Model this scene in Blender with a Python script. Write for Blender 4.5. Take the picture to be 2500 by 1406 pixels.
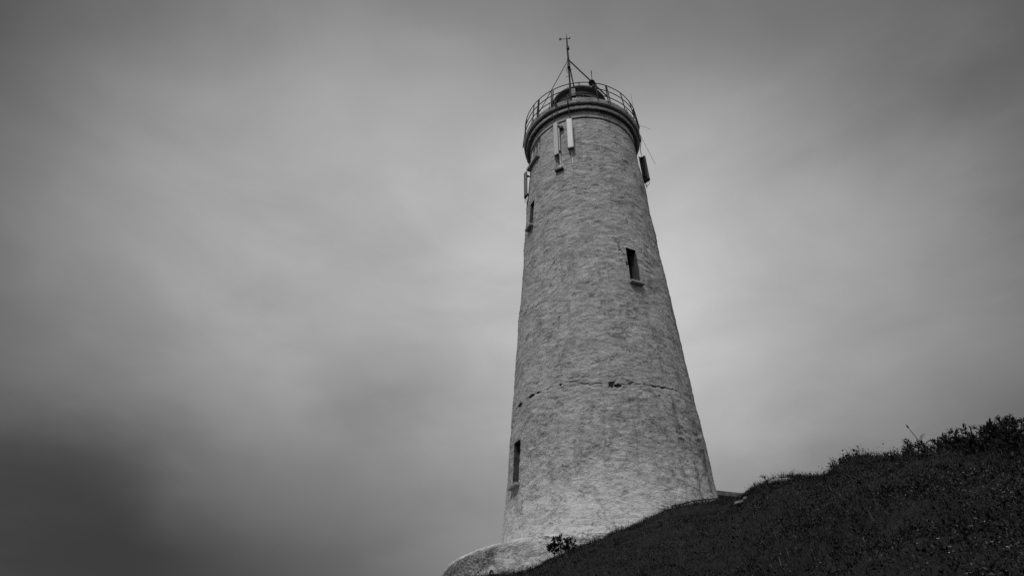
import bpy, math
import numpy as np
from mathutils import Matrix, Vector

for o in list(bpy.data.objects):
    bpy.data.objects.remove(o)
SC = bpy.context.scene
COL = SC.collection
PI = math.pi
R_ = math.radians

# ------------------------------------------------------------------ camera
cam_d = bpy.data.cameras.new('camera')
cam_d.sensor_width = 36.0
cam_d.lens = 24.336
cam_d.clip_start = 0.05
cam_d.clip_end = 8000
cam = bpy.data.objects.new('camera', cam_d)
COL.objects.link(cam)
SC.camera = cam
PITCH, ROLL = 0.623057, -0.005514
_f = Vector((0, math.cos(PITCH), math.sin(PITCH)))
_u0 = Vector((0, -math.sin(PITCH), math.cos(PITCH)))
_r0 = Vector((1, 0, 0))
_r = _r0 * math.cos(ROLL) - _u0 * math.sin(ROLL)
_u = _r0 * math.sin(ROLL) + _u0 * math.cos(ROLL)
cam.matrix_world = Matrix(((_r.x, _u.x, -_f.x, 0), (_r.y, _u.y, -_f.y, 0), (_r.z, _u.z, -_f.z, 1.6), (0, 0, 0, 1)))

# ------------------------------------------------------------------ sky and sun
SUN_EL, SUN_ROT = R_(57), R_(205)
SUN_STRENGTH = 1.45
world = bpy.data.worlds.new('World')
SC.world = world
world.use_nodes = True
wt = world.node_tree
wt.nodes.clear()
wn, wl = wt.nodes, wt.links


def wmath(op, a, b=None, c=None):
    n = wn.new('ShaderNodeMath'); n.operation = op
    for i, v in enumerate((a, b, c)):
        if v is None: continue
        if isinstance(v, (int, float)): n.inputs[i].default_value = v
        else: wl.new(v, n.inputs[i])
    return n.outputs[0]


tc = wn.new('ShaderNodeTexCoord')
nz = wn.new('ShaderNodeTexNoise')                       # bends the cloud banks
nz.inputs['Scale'].default_value = 2.2; nz.inputs['Detail'].default_value = 4.0; nz.inputs['Roughness'].default_value = 0.5
wl.new(tc.outputs['Generated'], nz.inputs['Vector'])
sub = wn.new('ShaderNodeVectorMath'); sub.operation = 'SUBTRACT'
wl.new(nz.outputs['Color'], sub.inputs[0]); sub.inputs[1].default_value = (0.5, 0.5, 0.5)
scl = wn.new('ShaderNodeVectorMath'); scl.operation = 'SCALE'; scl.inputs['Scale'].default_value = 0.16
wl.new(sub.outputs[0], scl.inputs[0])
add = wn.new('ShaderNodeVectorMath'); add.operation = 'ADD'
wl.new(tc.outputs['Generated'], add.inputs[0]); wl.new(scl.outputs[0], add.inputs[1])
nrm = wn.new('ShaderNodeVectorMath'); nrm.operation = 'NORMALIZE'
wl.new(add.outputs[0], nrm.inputs[0])
scl2 = wn.new('ShaderNodeVectorMath'); scl2.operation = 'SCALE'; scl2.inputs['Scale'].default_value = 0.30
nz2 = wn.new('ShaderNodeTexNoise'); nz2.inputs['Scale'].default_value = 3.6; nz2.inputs['Detail'].default_value = 6.0; nz2.inputs['Roughness'].default_value = 0.55
mp2 = wn.new('ShaderNodeMapping'); mp2.inputs['Rotation'].default_value = (0, R_(20), 0); mp2.inputs['Scale'].default_value = (.8, .8, 1.9)
wl.new(tc.outputs['Generated'], mp2.inputs['Vector']); wl.new(mp2.outputs[0], nz2.inputs['Vector'])
sub2 = wn.new('ShaderNodeVectorMath'); sub2.operation = 'SUBTRACT'; wl.new(nz2.outputs['Color'], sub2.inputs[0]); sub2.inputs[1].default_value = (0.5, 0.5, 0.5)
wl.new(sub2.outputs[0], scl2.inputs[0])
add2 = wn.new('ShaderNodeVectorMath'); add2.operation = 'ADD'; wl.new(tc.outputs['Generated'], add2.inputs[0]); wl.new(scl2.outputs[0], add2.inputs[1])
nrm2 = wn.new('ShaderNodeVectorMath'); nrm2.operation = 'NORMALIZE'; wl.new(add2.outputs[0], nrm2.inputs[0])
# overcast: an even grey deck (0.30) with thick and thin banks of cloud and a painted-in edge vignette: direction, brightness against the deck
DECK = 0.30
BANKS_VIGNETTE = [(-0.601, 0.389, 0.698, -0.22), (-0.617, 0.534, 0.578, -0.094), (-0.629, 0.658, 0.414, -0.074), (-0.604, 0.76, 0.24, -0.083), (-0.505, 0.849, 0.154, -0.08), (-0.43, 0.574, 0.697, 0.118), (-0.428, 0.734, 0.527, 0.204), (-0.389, 0.842, 0.374, 0.045), (-0.376, 0.904, 0.202, -0.092), (-0.19, 0.517, 0.835, -0.127), (-0.201, 0.683, 0.702, 0.073), (-0.174, 0.832, 0.527, 0.075), (-0.195, 0.917, 0.349, -0.035), (-0.183, 0.965, 0.187, -0.127), (0.029, 0.736, 0.676, 0.075), (0.05, 0.461, 0.886, -0.135), (0.088, 0.871, 0.484, 0.092), (0.289, 0.523, 0.802, -0.051), (0.307, 0.7, 0.645, 0.141), (0.308, 0.831, 0.463, 0.082), (0.322, 0.901, 0.29, -0.079), (0.476, 0.555, 0.682, -0.022), (0.509, 0.696, 0.506, 0.012), (0.5, 0.799, 0.334, -0.127), (0.598, 0.419, 0.684, -0.118), (0.625, 0.557, 0.547, -0.045), (0.629, 0.667, 0.4, -0.094)]
WISPS = [(-0.582, 0.758, 0.295, 0.002), (-0.511, 0.812, 0.282, -0.046), (-0.427, 0.869, 0.251, -0.036), (-0.323, 0.922, 0.213, -0.013), (-0.483, 0.794, 0.369, -0.047), (-0.376, 0.863, 0.338, 0.038), (-0.297, 0.898, 0.324, 0.038), (-0.223, 0.93, 0.291, -0.063), (-0.135, 0.918, 0.373, 0.066), (-0.219, 0.893, 0.392, -0.05), (-0.275, 0.854, 0.441, -0.039), (-0.338, 0.807, 0.484, -0.016), (-0.435, 0.77, 0.467, 0.046), (-0.144, 0.882, 0.449, 0.021), (-0.146, 0.775, 0.615, -0.016), (-0.071, 0.758, 0.648, 0.043), (-0.104, 0.949, 0.298, -0.011), (-0.041, 0.837, 0.545, -0.068), (-0.203, 0.802, 0.562, -0.082), (0.359, 0.769, 0.53, -0.026), (0.419, 0.732, 0.537, -0.023), (0.441, 0.754, 0.488, 0.006), (0.538, 0.679, 0.499, -0.001), (0.464, 0.77, 0.437, 0.029), (0.409, 0.783, 0.468, 0.027), (0.505, 0.774, 0.382, 0.013), (0.408, 0.835, 0.37, -0.074), (0.323, 0.835, 0.447, 0.151), (0.245, 0.721, 0.648, 0.079), (0.357, 0.709, 0.608, 0.023), (0.486, 0.632, 0.604, 0.105), (0.567, 0.624, 0.538, -0.009), (0.537, 0.723, 0.433, 0.063), (0.284, 0.787, 0.548, -0.053), (-0.581, 0.552, 0.598, -0.028), (-0.329, 0.506, 0.797, -0.031), (-0.03, 0.612, 0.79, 0.002), (0.358, 0.57, 0.74, -0.001)]
total = None
for lobes, kappa, src in ((BANKS_VIGNETTE, 12.82, nrm), (WISPS, 77.7, nrm2)):
    for x, y, z, w in lobes:
        d = wn.new('ShaderNodeVectorMath'); d.operation = 'DOT_PRODUCT'
        wl.new(src.outputs[0], d.inputs[0]); d.inputs[1].default_value = (x, y, z)
        e = wmath('EXPONENT', wmath('MULTIPLY_ADD', d.outputs['Value'], kappa, -kappa))
        total = wmath('MULTIPLY_ADD', e, w * (1.1 if lobes is WISPS else 1.0), total if total is not None else DECK)
# streaks of thinner cloud
mp = wn.new('ShaderNodeMapping'); mp.inputs['Rotation'].default_value = (0, R_(16), 0); mp.inputs['Scale'].default_value = (1.5, 1.5, 3.4)
wl.new(add.outputs[0], mp.inputs['Vector'])
n2 = wn.new('ShaderNodeTexNoise'); n2.inputs['Scale'].default_value = 1.9; n2.inputs['Detail'].default_value = 4.0
n2.inputs['Roughness'].default_value = 0.45; n2.inputs['Distortion'].default_value = 0.35
wl.new(mp.outputs[0], n2.inputs['Vector'])
streak = wmath('MULTIPLY_ADD', n2.outputs[0], 0.46, 0.78)
n3 = wn.new('ShaderNodeTexNoise'); n3.inputs['Scale'].default_value = 4.6; n3.inputs['Detail'].default_value = 6.0
n3.inputs['Roughness'].default_value = 0.55; n3.inputs['Distortion'].default_value = 0.6
wl.new(mp2.outputs[0], n3.inputs['Vector'])
mottle = wmath('MULTIPLY_ADD', n3.outputs[0], 0.36, 0.82)
cloud = wmath('SMOOTH_MAX', wmath('MULTIPLY', wmath('MULTIPLY', total, streak), mottle), 0.035, 0.05)
sky = wn.new('ShaderNodeTexSky'); sky.sky_type = 'NISHITA'; sky.sun_disc = False
sky.sun_elevation = SUN_EL; sky.sun_rotation = SUN_ROT
bw = wn.new('ShaderNodeRGBToBW'); wl.new(sky.outputs[0], bw.inputs[0])
cl10 = wmath('MULTIPLY', cloud, 10.0)
mixed = wmath('ADD', wmath('MULTIPLY', cl10, 0.97), wmath('MULTIPLY', bw.outputs[0], 0.03))
bg = wn.new('ShaderNodeBackground'); bg.inputs['Strength'].default_value = 0.10
wl.new(mixed, bg.inputs['Color'])
wo = wn.new('ShaderNodeOutputWorld'); wl.new(bg.outputs[0], wo.inputs['Surface'])

sun_d = bpy.data.lights.new('sun', 'SUN')
sun_d.energy = SUN_STRENGTH; sun_d.angle = R_(14); sun_d.color = (1, 1, 1)
sun = bpy.data.objects.new('sun', sun_d); COL.objects.link(sun)
_sd = Vector((math.sin(SUN_ROT) * math.cos(SUN_EL), math.cos(SUN_ROT) * math.cos(SUN_EL), math.sin(SUN_EL)))
sun.rotation_euler = _sd.to_track_quat('Z', 'Y').to_euler()

vs = SC.view_settings
SC.display_settings.display_device = 'sRGB'
vs.view_transform = 'Standard'; vs.look = 'None'; vs.exposure = 0.0; vs.gamma = 1.0
vs.use_curve_mapping = False

# ------------------------------------------------------------------ helpers
RNG = np.random.default_rng(11)


def _hash(ix, iy, iz, seed):
    h = (ix.astype(np.uint32) * np.uint32(374761393) + iy.astype(np.uint32) * np.uint32(668265263)
         + iz.astype(np.uint32) * np.uint32(2147483647) + np.uint32(seed * 1013904223 & 0xffffffff))
    h = (h ^ (h >> np.uint32(13))) * np.uint32(1274126177)
    h = (h ^ (h >> np.uint32(16))) * np.uint32(2246822519)
    h = h ^ (h >> np.uint32(15))
    return h.astype(np.float64) / 4294967295.0


def vnoise(p, seed=0):
    """smooth value noise in -1..1 at points p (N,3)"""
    p = np.asarray(p, float)
    i = np.floor(p).astype(np.int64); f = p - i
    f = f * f * f * (f * (f * 6 - 15) + 10)
    out = 0
    for dx in (0, 1):
        wx = f[:, 0] if dx else 1 - f[:, 0]
        for dy in (0, 1):
            wy = f[:, 1] if dy else 1 - f[:, 1]
            for dz in (0, 1):
                wz = f[:, 2] if dz else 1 - f[:, 2]
                out = out + wx * wy * wz * _hash(i[:, 0] + dx, i[:, 1] + dy, i[:, 2] + dz, seed)
    return out * 2 - 1


def fbm(p, seed=0, octv=4, gain=0.5):
    p = np.asarray(p, float); a, s, out = 1.0, 0.0, 0
    for k in range(octv):
        out = out + a * vnoise(p * (2.03 ** k), seed + k * 7); s += a; a *= gain
    return out / s


def sstep(a, b, x):
    t = np.clip((x - a) / (b - a), 0, 1)
    return t * t * (3 - 2 * t)


def mesh_np(name, V, quads=None, tris=None, mat=None, smooth=True, attrs=None):
    me = bpy.data.meshes.new(name)
    V = np.asarray(V, np.float32)
    nq = 0 if quads is None else len(quads); nt = 0 if tris is None else len(tris)
    me.vertices.add(len(V)); me.vertices.foreach_set('co', V.ravel())
    idx = []
    if nq: idx.append(np.asarray(quads, np.int32).ravel())
    if nt: idx.append(np.asarray(tris, np.int32).ravel())
    idx = np.concatenate(idx)
    me.loops.add(len(idx)); me.loops.foreach_set('vertex_index', idx)
    me.polygons.add(nq + nt)
    ls = np.concatenate([np.arange(nq) * 4, nq * 4 + np.arange(nt) * 3]).astype(np.int32)
    me.polygons.foreach_set('loop_start', ls)
    me.polygons.foreach_set('use_smooth', np.full(nq + nt, bool(smooth)))
    for k, v in (attrs or {}).items():
        a = me.attributes.new(k, 'FLOAT', 'POINT'); a.data.foreach_set('value', np.asarray(v, np.float32))
    me.update(calc_edges=True); me.validate()
    if mat: me.materials.append(mat)
    return me


def link(name, me, parent=None, loc=(0, 0, 0)):
    o = bpy.data.objects.new(name, me); COL.objects.link(o)
    o.location = loc
    if parent: o.parent = parent
    return o


def tag(o, label=None, cat=None, group=None, kind=None):
    if label: o['label'] = label
    if cat: o['category'] = cat
    if group: o['group'] = group
    if kind: o['kind'] = kind
    return o


def thing(name, label, cat, loc=(0, 0, 0), rot=(0, 0, 0), group=None):
    o = bpy.data.objects.new(name, None); COL.objects.link(o)
    o.empty_display_size = 0.2; o.location = loc; o.rotation_euler = rot
    return tag(o, label, cat, group)


class MB:
    """collects shapes and links them as one mesh object"""
    def __init__(self):
        self.v, self.f = [], []

    def add(self, V, F):
        b = len(self.v)
        self.v += [tuple(p) for p in V]; self.f += [tuple(i + b for i in q) for q in F]
        return self

    def box(self, c, s, M=None, bev=0.0):
        hx, hy, hz = s[0] / 2, s[1] / 2, s[2] / 2
        if bev <= 0:
            V = [Vector((sx * hx, sy * hy, sz * hz)) for sz in (-1, 1) for sy in (-1, 1) for sx in (-1, 1)]
            F = [(0, 2, 3, 1), (4, 5, 7, 6), (0, 1, 5, 4), (2, 6, 7, 3), (0, 4, 6, 2), (1, 3, 7, 5)]
        else:                                            # chamfered box: octagon plan, chamfered ends
            b = bev; V = []; F = []
            oct_ = lambda k: [(hx - k, hy - b), (hx - b, hy - k), (-hx + b, hy - k), (-hx + k, hy - b), (-hx + k, -hy + b), (-hx + b, -hy + k), (hx - b, -hy + k), (hx - k, -hy + b)]
            for z, k in ((-hz, b * 0.8), (-hz + b, 0), (hz - b, 0), (hz, b * 0.8)):
                V += [Vector((x, y, z)) for x, y in oct_(k)]
            for r in range(3):
                for i in range(8):
                    j = (i + 1) % 8; F.append((r * 8 + i, r * 8 + j, r * 8 + 8 + j, r * 8 + 8 + i))
            F.append(tuple(range(7, -1, -1))); F.append(tuple(range(24, 32)))
        c = Vector(c)
        V = [(M @ p if M else p) + c for p in V]
        return self.add(V, F)

    def tube(self, pts, r, n=8, caps=True, closed=False):
        pts = [Vector(p) for p in pts]; m = len(pts)
        rr = r if hasattr(r, '__len__') else [r] * m
        V, F = [], []
        up = None
        for i, p in enumerate(pts):
            a = pts[(i - 1) % m] if closed else pts[max(i - 1, 0)]
            b = pts[(i + 1) % m] if closed else pts[min(i + 1, m - 1)]
            t = (b - a).normalized()
            if up is None:
                up = Vector((0, 0, 1)) if abs(t.z) < 0.9 else Vector((1, 0, 0))
            s = t.cross(up).normalized(); up = s.cross(t).normalized()
            for k in range(n):
                a_ = 2 * PI * k / n
                V.append(p + (s * math.cos(a_) + up * math.sin(a_)) * rr[i])
        for i in range(m if closed else m - 1):
            j = (i + 1) % m
            for k in range(n):
                l = (k + 1) % n
                F.append((i * n + k, i * n + l, j * n + l, j * n + k))
        if caps and not closed:
            F.append(tuple(range(n - 1, -1, -1))); F.append(tuple((m - 1) * n + k for k in range(n)))
        return self.add(V, F)

    def lathe(self, prof, n=48, c=(0, 0, 0), cap0=False, cap1=False):
        V, F = [], []
        for r, z in prof:
            for k in range(n):
                a = 2 * PI * k / n
                V.append((c[0] + r * math.cos(a), c[1] + r * math.sin(a), c[2] + z))
        for i in range(len(prof) - 1):
            for k in range(n):
                l = (k + 1) % n
                F.append((i * n + k, i * n + l, i * n + n + l, i * n + n + k))
        if cap0: F.append(tuple(range(n - 1, -1, -1)))
        if cap1: F.append(tuple((len(prof) - 1) * n + k for k in range(n)))
        return self.add(V, F)

    def mesh(self, name, mat, org=(0, 0, 0), smooth=False):
        me = bpy.data.meshes.new(name)
        o = Vector(org)
        me.from_pydata([tuple(Vector(p) - o) for p in self.v], [], self.f)
        me.materials.append(mat)
        if smooth:
            me.polygons.foreach_set('use_smooth', [True] * len(me.polygons))
            try: me.set_sharp_from_angle(angle=R_(35))
            except Exception: pass
        me.update()
        return me

    def build(self, name, mat, parent=None, org=(0, 0, 0), smooth=False):
        return link(name, self.mesh(name, mat, org, smooth), parent)


def rotz(a):
    return Matrix.Rotation(a, 3, 'Z')


# ------------------------------------------------------------------ materials (black and white scene: every colour is a grey)
def new_mat(name):
    m = bpy.data.materials.new(name); m.use_nodes = True
    nt = m.node_tree; nt.nodes.clear()
    out = nt.nodes.new('ShaderNodeOutputMaterial'); b = nt.nodes.new('ShaderNodeBsdfPrincipled')
    nt.links.new(b.outputs[0], out.inputs[0])
    return m, nt, b


class NT:
    def __init__(self, nt):
        self.nt = nt

    def node(self, t, **kw):
        n = self.nt.nodes.new(t)
        for k, v in kw.items():
            if k in n.inputs: n.inputs[k].default_value = v
            else: setattr(n, k, v)
        return n

    def lk(self, a, b): self.nt.links.new(a, b)

    def math(self, op, a, b=None, c=None, clamp=False):
        n = self.nt.nodes.new('ShaderNodeMath'); n.operation = op; n.use_clamp = clamp
        for i, v in enumerate((a, b, c)):
            if v is None: continue
            if isinstance(v, (int, float)): n.inputs[i].default_value = v
            else: self.lk(v, n.inputs[i])
        return n.outputs[0]

    def range(self, v, a, b, c=0.0, d=1.0, smooth=True):
        n = self.nt.nodes.new('ShaderNodeMapRange')
        n.interpolation_type = 'SMOOTHSTEP' if smooth else 'LINEAR'
        self.lk(v, n.inputs[0])
        for i, x in enumerate((a, b, c, d)): n.inputs[1 + i].default_value = x
        return n.outputs[0]

    def noise(self, vec, scale, detail=4, rough=0.5, dist=0.0, mapscale=None):
        if mapscale:
            mp = self.nt.nodes.new('ShaderNodeMapping'); mp.inputs['Scale'].default_value = mapscale
            self.lk(vec, mp.inputs['Vector']); vec = mp.outputs[0]
        n = self.nt.nodes.new('ShaderNodeTexNoise')
        n.inputs['Scale'].default_value = scale; n.inputs['Detail'].default_value = detail
        n.inputs['Roughness'].default_value = rough; n.inputs['Distortion'].default_value = dist
        self.lk(vec, n.inputs['Vector'])
        return n.outputs[0]

    def mix(self, f, a, b):
        """scalar mix a..b by f"""
        n = self.nt.nodes.new('ShaderNodeMix'); n.data_type = 'FLOAT'
        for i, v in zip((0, 2, 3), (f, a, b)):
            if isinstance(v, (int, float)): n.inputs[i].default_value = v
            else: self.lk(v, n.inputs[i])
        return n.outputs[0]

    def attr(self, name):
        n = self.nt.nodes.new('ShaderNodeAttribute'); n.attribute_name = name
        return n.outputs['Fac']

    def bump(self, h, strength, dist, prev=None):
        n = self.nt.nodes.new('ShaderNodeBump'); n.inputs['Strength'].default_value = strength; n.inputs['Distance'].default_value = dist
        self.lk(h, n.inputs['Height'])
        if prev: self.lk(prev, n.inputs['Normal'])
        return n.outputs[0]


def plaster(name, base, dark, foot=None, streaks=True, bump=1.0, patch=0.5, con=1.0):
    """old lime render under many coats of paint: trowel ridges, dirt in the hollows, paler towards the foot"""
    m, nt, b = new_mat(name); N = NT(nt)
    pos = N.node('ShaderNodeNewGeometry').outputs['Position']
    sep = N.node('ShaderNodeSeparateXYZ'); N.lk(pos, sep.inputs[0]); z = sep.outputs[2]
    trowel = N.noise(pos, 2.2, 12, 0.77, 1.1, (1, 1, 2.1))
    fine = N.noise(pos, 12.0, 8, 0.80, 0.6, (1, 1, 2.0))
    blotch = N.noise(pos, 0.75, 6, 0.62, 0.5, (1, 1, 1.3))
    smudge = N.noise(pos, 1.15, 10, 0.70, 1.3, (1, 1, 1.5))
    dirt = N.math('MULTIPLY', N.range(trowel, 0.485, 0.39), N.range(blotch, 0.40, 0.58, 0.25, 1.0))
    f = N.math('MAXIMUM', N.math('MULTIPLY', dirt, 0.85), N.math('MULTIPLY', N.range(smudge, 0.515, 0.63), N.range(fine, 0.58, 0.44, 0.20, 0.80)))
    speck = N.noise(pos, 5.0, 8, 0.74, 0.5, (1, 1, 1.7))
    f = N.math('MAXIMUM', f, N.math('MULTIPLY', N.range(speck, 0.60, 0.66), N.range(blotch, 0.42, 0.54, 0.35, 1.0)))
    if streaks:
        st = N.noise(pos, 1.5, 6, 0.65, 0.15, (1.6, 1.6, 0.18))
        f = N.math('MAXIMUM', f, N.math('MULTIPLY', N.range(st, 0.55, 0.70), N.range(trowel, 0.62, 0.40, 0.15, 0.8)))
    stain = N.attr('stain')
    f = N.math('MAXIMUM', f, N.math('MULTIPLY', stain, N.range(fine, 0.40, 0.68, 1.0, 0.4)))
    paint = N.math('MULTIPLY', N.mix(blotch, 1 - patch * 0.30, 1 + patch * 0.30), base)
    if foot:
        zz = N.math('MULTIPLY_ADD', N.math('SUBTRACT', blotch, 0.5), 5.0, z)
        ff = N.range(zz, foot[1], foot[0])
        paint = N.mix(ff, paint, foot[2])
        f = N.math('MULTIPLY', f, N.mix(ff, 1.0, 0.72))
    col = N.mix(f, paint, dark)
    mid = N.noise(pos, 2.1, 9, 0.68, 1.3, (1, 1, 2.2))
    wide = N.noise(pos, 1.0, 5, 0.6, 0.8, (1, 1, 2.2))
    col = N.math('MULTIPLY', col, N.range(mid, 0.36, 0.64, 1 - .20 * con, 1 + .20 * con, False))
    col = N.math('MULTIPLY', col, N.range(wide, 0.36, 0.64, 1 - .16 * con, 1 + .16 * con, False))
    col = N.math('MULTIPLY', col, N.range(fine, 0.40, 0.60, 0.74, 1.26, False))
    col = N.math('MINIMUM', col, 0.86)
    cav = N.attr('cavity')
    col = N.mix(cav, col, 0.035)
    cmb = N.node('ShaderNodeCombineColor')
    for i in range(3): N.lk(col, cmb.inputs[i])
    N.lk(cmb.outputs[0], b.inputs['Base Color'])
    b.inputs['Roughness'].default_value = 0.9; b.inputs['Specular IOR Level'].default_value = 0.2
    h = N.math('ADD', N.math('MULTIPLY_ADD', trowel, 0.7, N.math('MULTIPLY', fine, 0.4)), N.math('MULTIPLY', mid, 0.8))
    N.lk(N.bump(h, min(1.0, 0.9 * bump), 0.09), b.inputs['Normal'])
    return m


def plain(name, g, rough=0.6, metal=0.0, var=0.25, scale=14.0, spec=0.4, bump=0.0, map_=(1, 1, 1)):
    m, nt, b = new_mat(name); N = NT(nt)
    tcn = N.node('ShaderNodeTexCoord').outputs['Object']
    n1 = N.noise(tcn, scale, 5, 0.6, 0.2, map_)
    col = N.math('MULTIPLY', N.range(n1, 0.3, 0.7, 1 - var, 1 + var, False), g)
    cmb = N.node('ShaderNodeCombineColor')
    for i in range(3): N.lk(col, cmb.inputs[i])
    N.lk(cmb.outputs[0], b.inputs['Base Color'])
    b.inputs['Roughness'].default_value = rough; b.inputs['Metallic'].default_value = metal
    b.inputs['Specular IOR Level'].default_value = spec
    if bump: N.lk(N.bump(n1, bump, 0.02), b.inputs['Normal'])
    return m


def glass_dark(name, g):
    m, nt, b = new_mat(name)
    b.inputs['Base Color'].default_value = (g, g, g, 1); b.inputs['Roughness'].default_value = 0.08
    b.inputs['Specular IOR Level'].default_value = 0.5
    return m


def leafmat(name, lo, hi, rough=0.5):
    m, nt, b = new_mat(name); N = NT(nt)
    t = N.attr('tint')
    col = N.mix(t, lo, hi)
    cmb = N.node('ShaderNodeCombineColor')
    for i in range(3): N.lk(col, cmb.inputs[i])
    N.lk(cmb.outputs[0], b.inputs['Base Color'])
    b.inputs['Roughness'].default_value = rough; b.inputs['Specular IOR Level'].default_value = 0.3
    return m


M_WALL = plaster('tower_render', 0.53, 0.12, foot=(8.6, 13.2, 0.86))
M_CORN = plaster('cornice_render', 0.46, 0.12, bump=0.8)
M_PLINTH = plaster('plinth_render', 0.78, 0.07, streaks=False, patch=1.0, bump=1.2, con=1.7)
M_BUILD = plaster('building_render', 0.30, 0.12, bump=0.4)
M_ROOF = plain('roof_concrete', 0.17, 0.85, var=0.5, scale=3)
M_SILL = plain('stone_sill', 0.34, 0.85, var=0.3, scale=9, bump=0.4)
M_FRAME_D = plain('weathered_frame', 0.07, 0.7, var=0.4)
M_LINING = plain('dark_window_lining', 0.085, 0.85, var=0.45, scale=6, bump=0.4)
M_FRAME_W = plain('white_frame_paint', 0.62, 0.5, var=0.2)
M_GLASS = glass_dark('window_glass', 0.012)
M_PANE_GREY = plain('grey_window_pane', 0.30, 0.5, var=0.25, scale=5)  # plain grey for the panes of the wide window
M_STEEL = plain('dark_galvanised_steel', 0.022, 0.7, var=0.5, scale=18, spec=.2)
M_STEEL_L = plain('grey_galvanised_steel', 0.72, 0.5, metal=0.0, var=0.4, scale=18)
M_BLACK = plain('black_rubber', 0.018, 0.6, var=0.3)
M_RADOME = plain('white_radome_plastic', 0.72, 0.45, var=0.06, scale=2.5, map_=(1, 1, .3))
M_RADOME_G = plain('grey_radome_plastic', 0.16, 0.5, var=0.15, scale=4)
M_DOME = plain('lantern_metal', 0.08, 0.55, var=0.4, scale=5)
M_LANT = plain('lantern_wall_paint', 0.26, 0.6, var=0.35, scale=5)
M_ROCK = plain('mossy_rock', 0.012, 0.9, var=0.6, scale=10, bump=0.8)
M_STONE = plain('pale_stone', 0.24, 0.9, var=0.4, scale=20, bump=0.8)
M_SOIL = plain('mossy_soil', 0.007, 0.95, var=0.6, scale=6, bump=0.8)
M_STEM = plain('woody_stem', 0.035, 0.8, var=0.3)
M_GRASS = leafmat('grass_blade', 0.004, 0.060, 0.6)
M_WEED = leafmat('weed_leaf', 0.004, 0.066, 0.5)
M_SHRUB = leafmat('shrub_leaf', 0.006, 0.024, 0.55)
M_DRY = leafmat('dry_stalk_and_flower', 0.10, 0.62, 0.7)

# ------------------------------------------------------------------ the hill
X0, Y0 = 4.2293, 29.37                                   # tower axis
_AZ = np.array([-180, -120, -70, -40, -20, -10, -5.3, -2.8, 0, 2.3, 3.6, 5.4, 7, 8.5, 10.4, 12.6, 15, 17, 18.5, 19.4, 21, 25.4, 26.3, 27, 29, 31, 35, 38.5, 45, 60, 90, 130, 180.])
_EL = np.array([-6, -4, 0, 5, 9, 11.2, 12.3, 13.1, 13.35, 13.95, 14.4, 15.1, 15.7, 16.3, 16.9, 17.75, 17.9, 17.97, 18.1, 18.5, 18.9, 19.05, 19.5, 19.7, 19.65, 19.5, 19.35, 19.2, 19, 18, 12, 0, -6.])
_DC = np.array([25, 20, 16, 15, 14, 13.5, 13, 13, 13.2, 13.5, 13.8, 14, 14.5, 15, 15.5, 16, 16, 15.5, 14, 12.5, 11.5, 10, 9.6, 9.5, 9, 8.6, 8, 7.6, 7.2, 7, 8, 15, 25.])


def crest(az):
    return np.interp(az, _AZ, _EL), np.interp(az, _AZ, _DC)


def ground(x, y, rough=True):
    x = np.asarray(x, float); y = np.asarray(y, float)
    d = np.hypot(x, y); az = np.degrees(np.arctan2(x, y))
    el, dc = crest(az)
    zc = 1.6 + dc * np.tan(np.radians(el + np.interp(az, [-20, -5, 8, 20, 27, 40], [.15, .2, .02, .02, .12, .02])))
    slope = zc * d / dc
    hi = np.interp(az, [-180, 4, 17, 60, 180], [3.0, 4.0, 9.0, 4.0, 3.0]); rt = np.interp(az, [-180, 4, 17, 60, 180], [.05, .05, .03, .05, .05])
    dd = np.maximum(d - dc, -20)
    top = zc + np.where(dd > 0, hi * (1 - np.exp(-dd * rt)), hi * rt * dd)
    k = 0.16
    z = -k * np.logaddexp(-slope / k, -top / k)
    s = sstep(60, 420, d)
    z = z * (1 - s) + (-15.0) * s
    if rough:
        p = np.stack([x, y, np.zeros_like(x)], -1).reshape(-1, 3)
        n = 0.085 * vnoise(p * 0.9, 3) + 0.05 * vnoise(p * 2.3, 4) + 0.03 * vnoise(p * 5.5, 5)
        z = z + n.reshape(z.shape) * sstep(0.8, 3.0, d) * (1 - s)
        for ax, dm, rx, hm in ((26.9, 9.5, .36, .035), (19.6, 12.5, .38, .03), (28.4, 9.0, .40, .05), (22.5, 11.2, .5, .05), (35.5, 7.6, .5, .05)):   # tussocks and mossy mounds
            px, py = dm * math.sin(math.radians(ax)), dm * math.cos(math.radians(ax))
            q = np.hypot(x - px, y - py) / rx
            z = z + hm * (1 - sstep(.55, 1.1, q))
    return z


def g1(x, y):
    return float(ground(np.array([x]), np.array([y]))[0])


def azpt(az, d):
    a = R_(az)
    return d * math.sin(a), d * math.cos(a)


def axis(lo, hi, step, far, n):
    g = np.geomspace(step * 2, far, n)
    return np.concatenate([lo - g[::-1], np.arange(lo, hi + 1e-6, step), hi + g])


xs = axis(-6.0, 15.0, 0.085, 3200, 34); ys = axis(0.5, 21.0, 0.085, 3200, 34)
XX, YY = np.meshgrid(xs, ys)
ZZ = ground(XX, YY)
nx, ny = len(xs), len(ys)
ii = (np.arange(ny - 1)[:, None] * nx + np.arange(nx - 1)[None, :]).ravel()
hill_me = mesh_np('hill', np.stack([XX.ravel(), YY.ravel(), ZZ.ravel()], -1), quads=np.stack([ii, ii + 1, ii + nx + 1, ii + nx], -1), mat=M_SOIL)
tag(link('hill', hill_me), 'dark overgrown hillside rising to the foot of the lighthouse', None, None, 'structure')

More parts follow.
